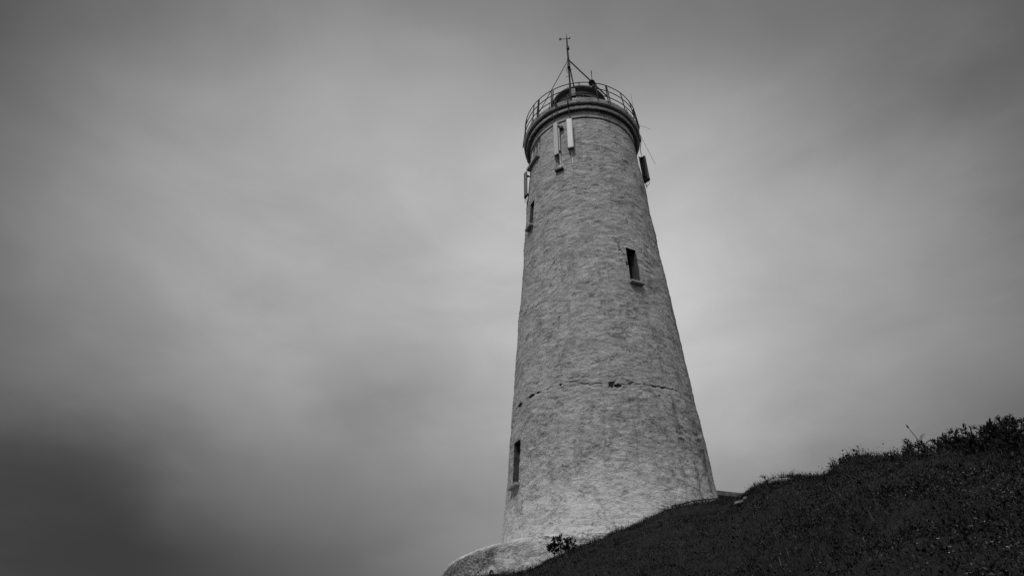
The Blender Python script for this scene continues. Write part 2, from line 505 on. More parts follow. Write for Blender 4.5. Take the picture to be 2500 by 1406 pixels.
# ------------------------------------------------------------------ the lighthouse
ORG = (X0, Y0, 7.0)
LH = thing('lighthouse', 'tall tapering rendered lighthouse tower with railed gallery on the hilltop', 'lighthouse', ORG)
_ZK = np.array([3.38, 6.05, 8.72, 11.39, 14.06, 17.62, 21.18, 24.74, 28.3, 31.86, 35.42])
_RK = np.array([5.076, 4.862, 4.648, 4.433, 4.302, 4.041, 3.842, 3.598, 3.418, 3.156, 2.894])


def rad(z): return np.interp(z, _ZK, _RK)


def pol(th, r, z):
    a = R_(th)
    return Vector((X0 + r * math.cos(a), Y0 + r * math.sin(a), z))


# window openings: theta0, theta1 (degrees), z0, z1, depth of the reveal
WINDOWS = [(-71.4, -63.2, 20.50, 22.56, 0.46), (-160.4, -152.3, 25.68, 27.49, 0.46), (-160.2, -152.0, 11.56, 13.45, 0.46), (-168.5, -145.9, 30.74, 32.33, 0.10)]

TH = np.concatenate([np.arange(-192, 14, 0.5), np.arange(14, 168, 2.2)])
ZS = np.concatenate([np.arange(6.6, 14.62, 0.04), np.arange(14.62, 15.42, 0.013), np.arange(15.42, 32.36, 0.04), [32.395]])
for t0, t1, z0, z1, dp in WINDOWS:
    for t in (t0, t1): TH[np.abs(TH - t).argmin()] = t
    for z in (z0, z1): ZS[np.abs(ZS - z).argmin()] = z
nth, nzs = len(TH), len(ZS)
TT, ZG = np.meshgrid(TH, ZS)
tr = np.radians(TT.ravel()); zg = ZG.ravel(); r0 = rad(zg)
P = np.stack([r0 * np.cos(tr), r0 * np.sin(tr), zg], -1)
disp = 0.036 * vnoise(P * 0.55, 21) + 0.024 * vnoise(P * (1.3, 1.3, 1.1), 22) + 0.010 * vnoise(P * (2.6, 2.6, 2.2), 20)
wp = P + 0.12 * np.stack([vnoise(P * 1.7, 31), vnoise(P * 1.7, 32), vnoise(P * 1.7, 33)], -1)
wp[:, 2] += 0.34 * vnoise(P * (.75, .75, .5), 34) + 0.10 * vnoise(P * (2.4, 2.4, 1.6), 35)
RT = np.array([[.80, .60, 0], [-.60, .80, 0], [0.10, .17, 1.0]])
wq = wp @ RT
mod = 0.55 + 0.9 * sstep(-.3, .5, fbm(P * (.8, .8, 1.4), 28, 2))
mod2 = sstep(-.35, .45, fbm(P * (1.7, 1.7, 2.6), 37, 3))
disp += mod * (0.008 * vnoise(wp * (1.5, 1.5, 4.5), 23) + mod2 * 0.024 * vnoise(wq * (2.3, 2.3, 5.4), 24)) + (1.45 - mod2) * 0.010 * vnoise(wp * (4.6, 4.6, 9.5) + 9.3, 26) + 0.005 * vnoise(wq * (9.0, 9.0, 15.0), 27)
pits = sstep(.45, .75, vnoise(wq * (3.2, 3.2, 8.0), 29)) * sstep(0, .5, vnoise(P * .7, 30))
disp -= 0.014 * pits
disp *= 1 - 0.8 * sstep(32.0, 32.36, zg)
disp -= 0.05 * sstep(32.315, 32.335, zg)
# the long crack and the holes broken through the render along it
CK_T = np.array([-160, -156, -143, -137, -121.6, -112, -107, -102, -93.5, -86, -80, -67, -46.7, -32, -20, -8])
CK_Z = np.array([15.16, 15.17, 15.195, 15.186, 15.19, 15.16, 14.96, 14.95, 14.90, 14.88, 14.98, 14.975, 15.15, 15.25, 15.16, 15.1])
deg = TT.ravel()
ckz = np.interp(deg, CK_T, CK_Z) + 0.035 * vnoise(np.stack([deg * 0.55, deg * 0, deg * 0], -1), 41) + 0.02 * vnoise(np.stack([deg * 1.9, deg * 0, deg * 0], -1), 42)
ckw = np.interp(deg, [-165, -160, -140, -118, -104, -95, -86, -64, -44, -24, -10], [0, .010, .012, .005, .012, .018, .024, .026, .022, .018, 0]) * 0.50 * (0.75 + 1.35 * vnoise(np.stack([deg * 0.6, deg * 0 + 3, deg * 0], -1), 43))
cav = 1 - sstep(np.maximum(ckw, 1e-4) * 0.7, np.maximum(ckw, 1e-4) * 1.4 + 0.006, np.abs(zg - ckz))
cav = np.where(ckw > 0.003, cav, 0)
HOLES = [(-92.4, 14.86, 1.7, .13), (-88.7, 14.81, 2.2, .075), (-90.9, 14.95, 0.8, .07), (-137.4, 15.18, 1.3, .05), (-143.4, 15.19, 2.6, .07), (-156.1, 15.16, 2.6, .10), (-121.6, 15.19, 0.8, .05), (-67.0, 14.96, 1.7, .045), (-61, 15.0, 1.0, .04),
         (-76.9, 22.56, 0.45, .05), (-72.0, 21.55, 0.8, .16), (-122.0, 18.66, .45, .06), (-65, 14.55, 0.9, .035), (-97.5, 30.84, .35, .035)]
for th, z, wt_, hz in HOLES:
    q = ((deg - th) / wt_) ** 2 + ((zg - z) / hz) ** 2
    q = q * (1 + 0.55 * vnoise(np.stack([deg * 1.3, zg * 16, zg * 0], -1), 45))
    cav = np.maximum(cav, 1 - sstep(0.75, 1.15, q))
# branching hairlines beside the middle window
for (ta, za), (tb, zb) in [((-77.0, 22.62), (-75.6, 22.36)), ((-75.6, 22.36), (-73.2, 22.05)), ((-76.8, 22.3), (-75.6, 22.36)), ((-32, 15.24), (-27, 15.0))]:
    tx = np.clip(((deg - ta) * (tb - ta) * .0043 + (zg - za) * (zb - za)) / ((tb - ta) ** 2 * .0043 + (zb - za) ** 2), 0, 1)
    q = np.hypot((deg - ta - tx * (tb - ta)) * .0655, zg - za - tx * (zb - za))
    cav = np.maximum(cav, 0.85 * (1 - sstep(0.012, 0.032, q)))
disp -= 0.055 * cav
# damp streaks and dark lichen patches (theta, top, bottom, half width in degrees, strength)
STAINS = [(-66.5, 20.35, 18.2, 3.2, .6), (-155, 11.4, 9.6, 3.5, .6), (-155, 25.5, 23.8, 4, .6), (-120, 28.2, 26.6, 3, .5), (-88, 14.8, 13.2, 2.6, .55), (-70, 14.9, 13.6, 2.2, .5), (-92, 19.8, 18.6, 3.2, .5), (-83, 28.6, 27.2, 4.5, .5), (-28, 20.5, 18.8, 3.0, .7), (-112, 22.4, 21.0, 2.6, .5), (-60, 18.2, 16.2, 2.2, .55), (-140, 19.6, 17.4, 3.5, .45), (-45, 16.8, 15.4, 3.4, .6), (-84, 13.0, 11.2, 1.2, .5), (-110, 13.2, 11.0, 1.1, .5), (-126, 12.0, 10.2, 1.6, .5), (-68, 10.8, 9.8, 1.5, .5), (-55, 14.7, 12.6, 1.6, .9), (-39, 14.4, 12.2, 3.2, .75), (-59, 12.0, 10.8, 1.8, .8), (-47, 12.6, 10.6, 1.6, 1.), (-33, 13.0, 10.6, 1.9, .9), (-36, 12.8, 11.6, 2.5, .7), (-104.6, 14.3, 13.7, 2.2, .5), (-118, 17.3, 16.2, 3.0, .6), (-114, 17.8, 16.9, 2.6, .55), (-122, 18.75, 18.0, .8, .7), (-54, 20.9, 20.2, 2.4, .7),
          (-42.5, 25.2, 24.2, 2.8, .7), (-52, 25.2, 24.5, 2.0, .6), (-98, 11.9, 11.0, 1.2, .5), (-18, 27.5, 25.0, 3.5, .7), (-76, 11.6, 11.0, 2.4, .55), (-40, 28.8, 27.4, 4.5, .7), (-74, 26.6, 25.5, 5, .35), (-136, 25.2, 23.8, 4, .35), (-98, 23.2, 21.8, 4, .35), (-22, 22.0, 17.0, 4.0, .55), (-24, 17.0, 13.4, 3.0, .5), (-115, 31.8, 28.6, 5.5, .5), (-102, 30.6, 28.4, 3.5, .45), (-50, 30.2, 29.0, 4, .5), (-128, 28.0, 27.2, 4, .3)]
stain = np.zeros_like(zg)
sn3 = sstep(-.65, .10, fbm(P * (2.0, 2.0, 1.6), 58, 4, .6))
sp = np.stack([deg * 0.35, zg * 1.4, zg * 0], -1)
sn1 = vnoise(sp, 51); sn2 = vnoise(sp * 3.1, 52)
for th, zt, zb, w, s in STAINS:
    w = w * 1.5; s = min(1.0, s * 1.15)
    v = (1 - sstep(w * 0.35, w, np.abs(deg - th + sn1 * w * 0.6))) * sstep(zb - 0.5, zb + 0.5, zg + sn2 * .3) * (1 - sstep(zt - 0.15, zt + 0.2, zg + sn2 * .2))
    stain = np.maximum(stain, v * s * (0.75 + 0.35 * sn2) * sn3)
stain = np.clip(stain, 0, 1)
rr = r0 + disp
VW = np.stack([rr * np.cos(tr), rr * np.sin(tr), zg - ORG[2]], -1)
qi, qj = np.meshgrid(np.arange(nth), np.arange(nzs - 1))
tn = (qi + 1) % nth
keep = np.ones(qi.shape, bool)
for t0, t1, z0, z1, dp in WINDOWS:
    a, b = np.abs(TH - t0).argmin(), np.abs(TH - t1).argmin(); c, d = np.abs(ZS - z0).argmin(), np.abs(ZS - z1).argmin()
    keep &= ~((qi >= a) & (qi < b) & (qj >= c) & (qj < d))
Q = np.stack([qj * nth + qi, qj * nth + tn, (qj + 1) * nth + tn, (qj + 1) * nth + qi], -1)[keep]
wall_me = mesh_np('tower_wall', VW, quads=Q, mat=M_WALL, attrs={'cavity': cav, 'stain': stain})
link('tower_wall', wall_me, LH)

# windows
for k, (t0, t1, z0, z1, dp) in enumerate(WINDOWS):
    tm = (t0 + t1) / 2; zm = (z0 + z1) / 2; Mz = rotz(R_(tm))
    hw = float(rad(zm)) * math.sin(R_((t1 - t0) / 2)) - 0.004
    dpl = float(rad(zm)) * math.cos(R_((t1 - t0) / 2)) - dp
    L = lambda u, v, w: Vector((X0, Y0, 0)) + Mz @ Vector((u, v, w))      # u out along the normal, v sideways
    wide = k == 3
    fw = 0.05 if wide else 0.055
    mb = MB()
    for s in (-1, 1):
        mb.box(L(dpl + 0.02, s * (hw - fw / 2), zm), (0.05, fw, z1 - z0 - 0.006), Mz)
        mb.box(L(dpl + 0.02, 0, (z1 - fw / 2 - 0.003) if s > 0 else (z0 + fw / 2 + 0.003)), (0.05, 2 * hw - 2 * fw - 0.004, fw), Mz)
    fr = mb.build('window', M_FRAME_W if wide else M_FRAME_D, LH, ORG)
    a, b = np.abs(TH - t0).argmin(), np.abs(TH - t1).argmin(); c, d = np.abs(ZS - z0).argmin(), np.abs(ZS - z1).argmin()
    loop = [(i, c) for i in range(a, b)] + [(b, j) for j in range(c, d)] + [(i, d) for i in range(b, a, -1)] + [(a, j) for j in range(d, c, -1)]
    n_ = np.array([math.cos(R_(tm)), math.sin(R_(tm)), 0]); mb = MB()
    for (i, j), (i2, j2) in zip(loop, loop[1:] + loop[:1]):          # jambs, head and bed, running straight back into the wall
        p, q = VW[j * nth + i], VW[j2 * nth + i2]
        mb.add([p, q, q - n_ * (q @ n_ - dpl), p - n_ * (p @ n_ - dpl)], [(0, 3, 2, 1)])
    mb.build('lining', M_FRAME_W if wide else M_LINING, fr)
    if wide: fr['label'] = 'wide white framed window just under the gallery'
    MB().box(L(dpl - 0.004, 0, zm), (0.012, 2 * hw, z1 - z0), Mz).build('pane', M_PANE_GREY if wide else M_GLASS, fr, ORG)
    if wide:
        for v in (-hw / 3, hw / 3):
            MB().box(L(dpl + 0.022, v, zm), (0.04, 0.045, z1 - z0 - 2 * fw - 0.01), Mz).build('mullion', M_FRAME_W, fr, ORG)
        MB().box(L(dpl + 0.018, 0, z0 + (z1 - z0) * .62), (0.025, 2 * hw - 2 * fw - .01, 0.03), Mz).build('transom', M_FRAME_W, fr, ORG)
    else:
        MB().box(L(dpl + 0.02, 0, zm), (0.035, 0.03, z1 - z0 - 2 * fw - 0.02), Mz).build('mullion', M_FRAME_D, fr, ORG)
    # the sloping sill slab below the opening
    sl = 2 * hw + (0.16 if not wide else 0.10)
    st_h = 0.14 if not wide else 0.21
    rw = float(rad(z0))
    mb = MB()
    uo, ui = rw + 0.20, rw * math.cos(R_((t1 - t0) / 2)) - 0.25
    vv = [(ui, -sl / 2, z0 - st_h), (uo, -sl / 2, z0 - st_h), (uo, sl / 2, z0 - st_h), (ui, sl / 2, z0 - st_h), (ui, -sl / 2, z0 + 0.02), (uo, -sl / 2, z0 - 0.035), (uo, sl / 2, z0 - 0.035), (ui, sl / 2, z0 + 0.02)]
    mb.add([L(*p) for p in vv], [(3, 2, 1, 0), (4, 5, 6, 7), (0, 1, 5, 4), (1, 2, 6, 5), (2, 3, 7, 6), (3, 0, 4, 7)])
    mb.build('sill', M_SILL, fr, ORG)


def ring_mesh(name, prof, n, seed, amp, mat, zsub=None, freq=2.2):
    """lathe with an uneven hand-rendered surface; prof = [(r, z)...] with dense points"""
    pr = [prof[0]]
    for (ra, za), (rb, zb) in zip(prof, prof[1:]):
        m = max(1, int(math.hypot(rb - ra, zb - za) / 0.05))
        for i in range(1, m + 1): pr.append((ra + (rb - ra) * i / m, za + (zb - za) * i / m))
    pr = np.array(pr); a = np.arange(n) * 2 * PI / n
    rr_ = np.repeat(pr[:, 0], n); zz_ = np.repeat(pr[:, 1], n); aa = np.tile(a, len(pr))
    p = np.stack([rr_ * np.cos(aa), rr_ * np.sin(aa), zz_], -1)
    dr = amp * fbm(p * (freq, freq, freq * 1.8), seed, 4, 0.6); dz = amp * 0.7 * fbm(p * freq, seed + 50, 3, 0.6)
    r2 = rr_ + dr
    V = np.stack([r2 * np.cos(aa), r2 * np.sin(aa), zz_ + dz - ORG[2]], -1)
    i, j = np.meshgrid(np.arange(n), np.arange(len(pr) - 1)); i2 = (i + 1) % n
    Qd = np.stack([j * n + i, j * n + i2, (j + 1) * n + i2, (j + 1) * n + i], -1).reshape(-1, 4)
    me = mesh_np(name, V, quads=Qd, mat=mat)
    me.set_sharp_from_angle(angle=R_(50))
    return me


link('neck_band', ring_mesh('neck_band', [(3.00, 32.415), (3.175, 32.41), (3.16, 32.60), (3.145, 33.12)], 420, 61, 0.010, M_CORN), LH)
link('cornice', ring_mesh('cornice', [(3.05, 33.10), (3.20, 33.10), (3.28, 33.06), (3.32, 32.915), (3.375, 32.905), (3.395, 32.95), (3.38, 33.10), (3.35, 33.19), (3.10, 33.20)], 480, 62, 0.028, M_CORN, freq=3.2), LH)  # recessed soffit and hanging lip are added to darken the underside
link('parapet', ring_mesh('parapet', [(3.05, 33.33), (3.36, 33.32), (3.40, 33.25), (3.49, 33.245), (3.52, 33.28), (3.55, 33.58), (3.52, 33.62), (3.10, 33.63), (1.2, 33.66)], 480, 63, 0.014, M_CORN), LH)  # added recess below the edge deepens the shade in the groove

# plinth: the low rounded drum the tower stands on
PCX, PCY = 3.60 - X0, 29.44 - Y0
prof = [(4.2, 8.66), (5.2, 8.60), (5.85, 8.56), (6.10, 8.50), (6.24, 8.40), (6.33, 8.22), (6.37, 7.95), (6.40, 7.6), (6.44, 7.2), (6.52, 6.9), (6.68, 6.6), (6.9, 6.2), (7.1, 5.5), (7.3, 4.2)]
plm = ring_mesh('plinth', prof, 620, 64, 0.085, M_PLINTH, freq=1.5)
co = np.zeros(len(plm.vertices) * 3, np.float32); plm.vertices.foreach_get('co', co); co = co.reshape(-1, 3)
co[:, 0] += PCX; co[:, 1] += PCY
plm.vertices.foreach_set('co', co.ravel())
an = np.degrees(np.arctan2(co[:, 1] - PCY, co[:, 0] - PCX)); zz_ = co[:, 2] + ORG[2]
pn = fbm(co * (1.6, 1.6, 2.6), 77, 5, 0.62)
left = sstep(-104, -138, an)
stn = sstep(-0.35, 0.55, pn + 0.55 * np.exp(-((zz_ - 8.0) / 0.40) ** 2) * left + 0.30 * sstep(-125, -165, an)) * (0.16 + 0.84 * left) * (1 - 0.85 * sstep(8.26, 8.42, zz_ + .12 * pn))  # dirt, thinned on the top shoulder to paint in its sky-lit rim
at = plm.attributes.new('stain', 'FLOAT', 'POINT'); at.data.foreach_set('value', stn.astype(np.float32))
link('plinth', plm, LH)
# iron ring let into the plinth
pr_ = Vector((3.60 + 6.44 * math.cos(R_(-131)), 29.44 + 6.44 * math.sin(R_(-131)), 7.42)); Mr = rotz(R_(-131))
mb = MB()
mb.tube([pr_ + Mr @ Vector((0.03, 0.075 * math.cos(a), 0.09 * math.sin(a))) for a in np.linspace(0, 2 * PI, 14)[:-1]], 0.02, 6, closed=True)
mb.tube([pr_ + Mr @ Vector((-0.1, 0, 0.085)), pr_ + Mr @ Vector((0.06, 0, 0.085))], 0.022, 6)
mb.build('iron_ring', M_BLACK, LH, ORG, True)

# lantern
LC = (X0, Y0, 0)
MB().lathe([(1.45, 33.66), (1.45, 34.5), (1.49, 34.5), (1.49, 34.6)], 48, LC).build('lantern', M_LANT, LH, ORG, True)
lan = LH.children[-1]
MB().lathe([(1.43, 34.6), (1.43, 36.42)], 32, LC).build('lantern_glass', plain('lantern_glass', 0.07, 0.3, var=.15, scale=2), lan, ORG)
MB().lathe([(1.46, 36.42), (1.47, 36.42), (1.47, 36.84), (1.44, 36.84)], 48, LC).build('top_band', M_LANT, lan, ORG, True)
for k in range(16):
    a = k * 22.5 + 6
    MB().tube([pol(a, 1.46, 34.6), pol(a, 1.46, 36.42)], 0.028, 6).build('astragal', M_DOME, lan, ORG)
MB().tube([pol(a, 1.455, 35.5) for a in range(0, 360, 12)], 0.022, 6, closed=True).build('glazing_ring', M_LANT, lan, ORG, True)
mb = MB().lathe([(1.42, 36.84), (1.60, 36.86), (1.76, 36.85), (1.78, 36.90), (1.77, 36.99), (1.70, 37.02), (1.55, 37.25), (1.25, 37.55), (0.8, 37.78), (0.3, 37.88), (0.28, 38.0), (0.16, 38.12)], 64, LC, cap1=True)
mb.build('dome', M_DOME, LH, ORG, True)
dome = LH.children[-1]
for a, h in ((-95.5, .26), (-93, .30), (-118, .06), (-72, .06), (-48, .06), (-142, .06)):
    MB().tube([pol(a, 1.74, 36.95), pol(a, 1.74, 37.02 + h)], 0.022, 6).build('vent_pin', M_DOME, dome, ORG)

# gallery railing
rail_root = bpy.data.objects.new('gallery_railing', None); COL.objects.link(rail_root); rail_root.parent = LH
for r, z in ((3.45, 35.08), (3.48, 34.542), (3.528, 33.944)):
    MB().tube([pol(a, r, z + 0.006 * math.sin(a * .31)) for a in np.arange(0, 360, 3.0)], 0.026, 8, closed=True).build('rail', M_STEEL, rail_root, ORG, True)
for t in (-148, -139.5, -124, -105, -80, -68.0, -51, -36, -22, -4, 16, 36, 56, 76, 96, 116, 136, 156, 176, -166):
    MB().tube([pol(t, 3.60, 33.52), pol(t, 3.585, 33.80), pol(t - 0.6, 3.455, 35.10)], [0.034, 0.034, 0.03], 8).build('post', M_STEEL, rail_root, ORG, True)
for t in (-141.3, -70.0, -122.7):
    MB().tube([pol(t, 3.60, 33.50), pol(t, 3.585, 33.78), pol(t + .3, 3.475, 34.96)], 0.036, 8).build('post', M_STEEL, rail_root, ORG, True)

# ------------------------------------------------------------------ equipment on the gallery
mx, my = 3.33, 25.96
ms = thing('weather_mast', 'tall thin weather mast strapped to the gallery rail with wind vane on top', 'mast', (mx, my, 33.62))
MO = (mx, my, 33.62)
MB().tube([(mx, my, 33.56), (mx, my, 37.28)], 0.052, 10).build('lower_pole', M_STEEL, ms, MO, True)
MB().tube([(mx + .01, my, 37.1), (mx - .012, my, 38.25), (mx - .005, my, 38.65), (mx - .004, my, 39.30)], [0.058, 0.05, 0.046, 0.042], 10).build('upper_pole', M_STEEL, ms, MO, True)
MB().lathe([(0.0, 37.24), (0.075, 37.25), (0.08, 37.34), (0.0, 37.36)], 12, (mx, my, 0)).build('collar', M_BLACK, ms, MO, True)
MB().box((mx + .02, my - .02, 38.38), (0.17, 0.15, 0.27), bev=.015).build('sensor_box', M_BLACK, ms, MO)
MB().box((mx + .0, my - .05, 36.60), (0.17, 0.18, 0.36), bev=.02).build('junction_box', M_BLACK, ms, MO)
mb = MB().tube([(mx - .05, my - .06, 36.5), (mx - .15, my - .06, 36.35), (mx - .16, my - .05, 36.05), (mx - .04, my - .05, 35.86)], 0.013, 6)
mb.tube([(mx - .07, my - .06, 36.42), (mx - .1, my - .08, 36.2), (mx - .03, my - .06, 35.95), (mx - .045, my - .055, 35.0), (mx - .045, my - .05, 33.8)], 0.014, 6)
mb.build('cable', M_BLACK, ms, MO, True)
for z, x0_, x1_ in ((36.86, .02, .19), (36.23, -.07, .21), (35.60, -.22, .16)):
    MB().tube([(mx + x0_, my - .04, z - .02), (mx + x1_, my - .04, z + .08)], 0.016, 6).build('foot_peg', M_STEEL, ms, MO, True)
e = pol(-138.4, 3.60, 33.66); MB().tube([(mx - .05, my, 37.14), (e.x, e.y, e.z)], 0.021, 8).build('stay', M_STEEL, ms, MO, True)
e = pol(-69.5, 3.54, 33.95); MB().tube([(mx + .05, my, 37.18), (e.x, e.y, e.z)], 0.040, 8).build('stay', M_STEEL, ms, MO, True)
MB().tube([(mx + .03, my + .02, 36.85), (3.80, 27.72, 36.9)], 0.036, 8).build('stay', M_STEEL, ms, MO, True)
va = MB().tube([(mx - .004, my, 39.28), (mx - .006, my, 39.82)], [0.03, 0.018], 8).build('wind_vane', M_BLACK, ms, MO, True)
Vd = Vector((0.93, 0.0, 0.0)).normalized(); zc_ = 39.37
Vd = Vector((0.955, 0.12, 0.27))
c_ = Vector((mx, my, zc_ - .01))
MB().tube([c_ - Vd * 0.36, c_ + Vd * 0.10, c_ + Vd * 0.19], [0.014, 0.026, 0.03], 8).build('vane_body', M_BLACK, va, MO, True)
tl = c_ - Vd * 0.36
mb = MB(); sy = Vector((-.12, .955, 0)) * 0.006
outl = [(0.02, -.05), (0.02, .05), (-.05, .115), (-.145, .115), (-.145, -.115), (-.07, -.115)]
pa = [tl + Vd * u + Vector((0, 0, 1)) * w for u, w in outl]
mb.add([p - sy for p in pa] + [p + sy for p in pa], [tuple(range(6)), tuple(range(11, 5, -1))] + [(i, (i + 1) % 6, 6 + (i + 1) % 6, 6 + i) for i in range(6)])
mb.build('tail_fin', M_BLACK, va, MO)
hb = c_ + Vd * 0.20; mb = MB()
s_ = Vector((-.12, .955, 0)); w_ = Vd.cross(s_).normalized()
for k in range(4):
    a = k * PI / 2 + .25; dr_ = (s_ * math.cos(a) + w_ * math.sin(a)); td = (w_ * math.cos(a) - s_ * math.sin(a))
    p0 = hb + dr_ * .015; p1 = hb + dr_ * 0.11
    mb.add([p0 - td * .012 - Vd * .008, p0 + td * .012 + Vd * .008, p1 + td * .024 + Vd * .012, p1 - td * .024 - Vd * .012], [(0, 1, 2, 3)])
    mb.add([p0 - td * .012 - Vd * .002, p0 + td * .012 + Vd * .014, p1 + td * .024 + Vd * .018, p1 - td * .024 - Vd * .006], [(3, 2, 1, 0)])
mb.build('propeller', M_BLACK, va, MO)

bx = pol(-102.2, 3.40, 33.98)
eb = thing('equipment_box', 'small pale grey equipment cabinet fixed to the gallery rail beside the mast', 'equipment box', tuple(bx))
Mz = rotz(R_(-102.2))
MB().box(bx + Vector((0, 0, .30)) + Mz @ Vector((.06, 0, 0)), (0.16, 0.26, 0.50), Mz, .02).build('housing', plain('cabinet_paint', 0.17, .6, var=.2),  eb, tuple(bx))
MB().box(bx + Vector((0, 0, -.08)) + Mz @ Vector((.09, 0, 0)), (0.18, 0.30, 0.22), Mz, .03).build('lower_unit', M_BLACK, eb, tuple(bx))

# round dish on the rail with a short whip above it
dp_ = Vector((4.600, 25.88, 34.99))
da = thing('dish_antenna', 'small round dark dish antenna on the rail at the end of the thick stay', 'antenna', tuple(dp_))
Dd = Vector((-0.05, -0.86, -0.50)).normalized(); q_ = Dd.to_track_quat('Z', 'Y').to_matrix()
mb = MB().lathe([(0.0, -.14), (0.10, -.14), (0.185, -.05), (0.19, .03), (0.165, .045), (0.155, .01), (0.10, -.01)], 28)
mb.v = [tuple(q_ @ Vector(p) + dp_) for p in mb.v]; mb.build('dish', M_STEEL, da, tuple(dp_), True)
mb = MB().lathe([(0.10, -.02), (0.085, .05), (0.075, .055), (0.0, .03)], 20)
mb.v = [tuple(q_ @ Vector(p) + dp_) for p in mb.v]; mb.build('feed_horn', M_BLACK, da, tuple(dp_), True)
mb = MB()
mb.box(dp_ + Vector((.10, .08, -.22)), (0.16, 0.14, 0.26), rotz(.4), .02)
mb.tube([dp_ + Vector((-.10, .05, -.05)), dp_ + Vector((-.11, .04, -.50))], 0.03, 8)
mb.tube([dp_ + Vector((.26, .12, .02)), dp_ + Vector((.26, .12, -.50))], 0.035, 8)
mb.tube([dp_ + Vector((.0, .1, -.12)), dp_ + Vector((.27, .14, -.10))], 0.03, 8)
mb.build('bracket', M_BLACK, da, tuple(dp_), True)
MB().tube([dp_ + Vector((-.16, .05, -.05)), dp_ + Vector((-.22, .05, -.2)), dp_ + Vector((-.15, .05, -.35)), dp_ + Vector((-.05, .06, -.42))], 0.012, 6).build('cable', M_BLACK, da, tuple(dp_), True)
wb = Vector((4.635, 25.92, 35.10))
wh = thing('whip_antenna', 'short upright whip antenna standing above the round dish', 'antenna', tuple(wb))
MB().tube([wb, wb + Vector((0.012, .0, .82))], 0.020, 8).build('rod', M_STEEL, wh, tuple(wb), True)
MB().tube([wb + Vector((0.012, 0, .82)), wb + Vector((0.014, 0, 1.07))], 0.030, 8).build('tip', M_BLACK, wh, tuple(wb), True)

wb = pol(-26, 3.46, 34.95)
wh = thing('whip_antenna', 'hair thin whip antenna rising from the right end of the gallery rail', 'antenna', tuple(wb))
MB().tube([wb, wb + Vector((-.02, 0, .75)), wb + Vector((-.03, 0, 1.55))], [.011, .009, .007], 6).build('rod', M_STEEL, wh, tuple(wb), True)
MB().tube([wb + Vector((0, 0, -.5)), wb + Vector((0, 0, .12))], .045, 8).build('base', M_BLACK, wh, tuple(wb), True)
wb = Vector((7.62, 28.77, 34.40))
wh = thing('whip_antenna', 'thin rod sticking out nearly level from the right side of the parapet', 'antenna', tuple(wb))
MB().tube([wb + Vector((-.05, 0, .3)), (7.719, 28.77, 34.66), (8.10, 28.77, 34.50), (8.456, 28.77, 34.26)], [.009, .009, .009, .008], 6).build('rod', M_STEEL, wh, tuple(wb), True)
MB().tube([pol(-9, 3.45, 33.50), wb + Vector((-.05, 0, .3))], .02, 6).build('bracket', M_BLACK, wh, tuple(wb), True)
wb = Vector((7.70, 28.77, 33.90))
wh = thing('whip_antenna', 'long thin rod slanting down and outward beside the right hand panel antenna', 'antenna', tuple(wb))
MB().tube([(7.68, 28.77, 34.0), (7.753, 28.77, 33.778), (8.381, 28.77, 31.247)], [.010, .010, .009], 6).build('rod', M_STEEL, wh, tuple(wb), True)
MB().tube([pol(-9, 3.45, 33.42), (7.68, 28.77, 34.0)], .018, 6).build('bracket', M_BLACK, wh, tuple(wb), True)

# ------------------------------------------------------------------ panel antennas (local axes: +x faces out, y sideways, z up)
GP = 'cell phone panel antennas round the tower top'


def panel(label, c, face, w, dpt, h, mat, tilt=0.0, wall_th=None, pole=None, lower=0.0, plate=False):
    """c = centre of the bottom of the radome"""
    root = thing('panel_antenna', label, 'antenna', c, (0, 0, 0), GP)
    root.rotation_euler = (Matrix.Rotation(R_(face), 3, 'Z') @ Matrix.Rotation(tilt, 3, 'Y')).to_euler()
    MB().box((0, 0, h / 2 + .05), (dpt, w, h), None, dpt * 0.28).build('radome', mat, root)
    MB().box((0, 0, 0.02), (dpt * 1.04, w * 1.04, 0.14), None, dpt * 0.26).build('end_cap', M_BLACK, root)
    for y in (-w * .28, 0, w * .28):
        MB().tube([(0.01, y, -.04), (0.01, y, -.13)], .022, 8).build('connector', M_STEEL if mat is not M_RADOME else M_BLACK, root, smooth=True)
    px_ = -dpt / 2 - 0.07
    if pole:
        y = pole
        MB().tube([(px_, y, -lower), (px_, y, h * .98)], 0.032, 10).build('pole', M_STEEL_L if mat is M_RADOME else M_STEEL, root, smooth=True)
    for z in (h * .12, h * .90):
        mb = MB(); y = pole or 0
        mb.box((px_ + .02, y, z), (0.16, 0.11, 0.09))
        mb.box((px_ - 0.13, y + .02, z), (0.24, 0.06, 0.06))
        mb.build('bracket', M_BLACK, root)
    mb = MB()
    for k, y in enumerate((-w * .28, w * .2)):
        s = 1 if k else -1
        mb.tube([(0.01, y, -.12), (.0, y + .03 * s, -.28), (px_ * .6, y * .4, -.44), (px_, (pole or 0) + .02 * s, -.58), (px_ - .06, (pole or 0) + .03 * s, -.40 - .3 * k)], .015, 6)
    mb.build('jumper_cable', M_BLACK, root, smooth=True)
    return root


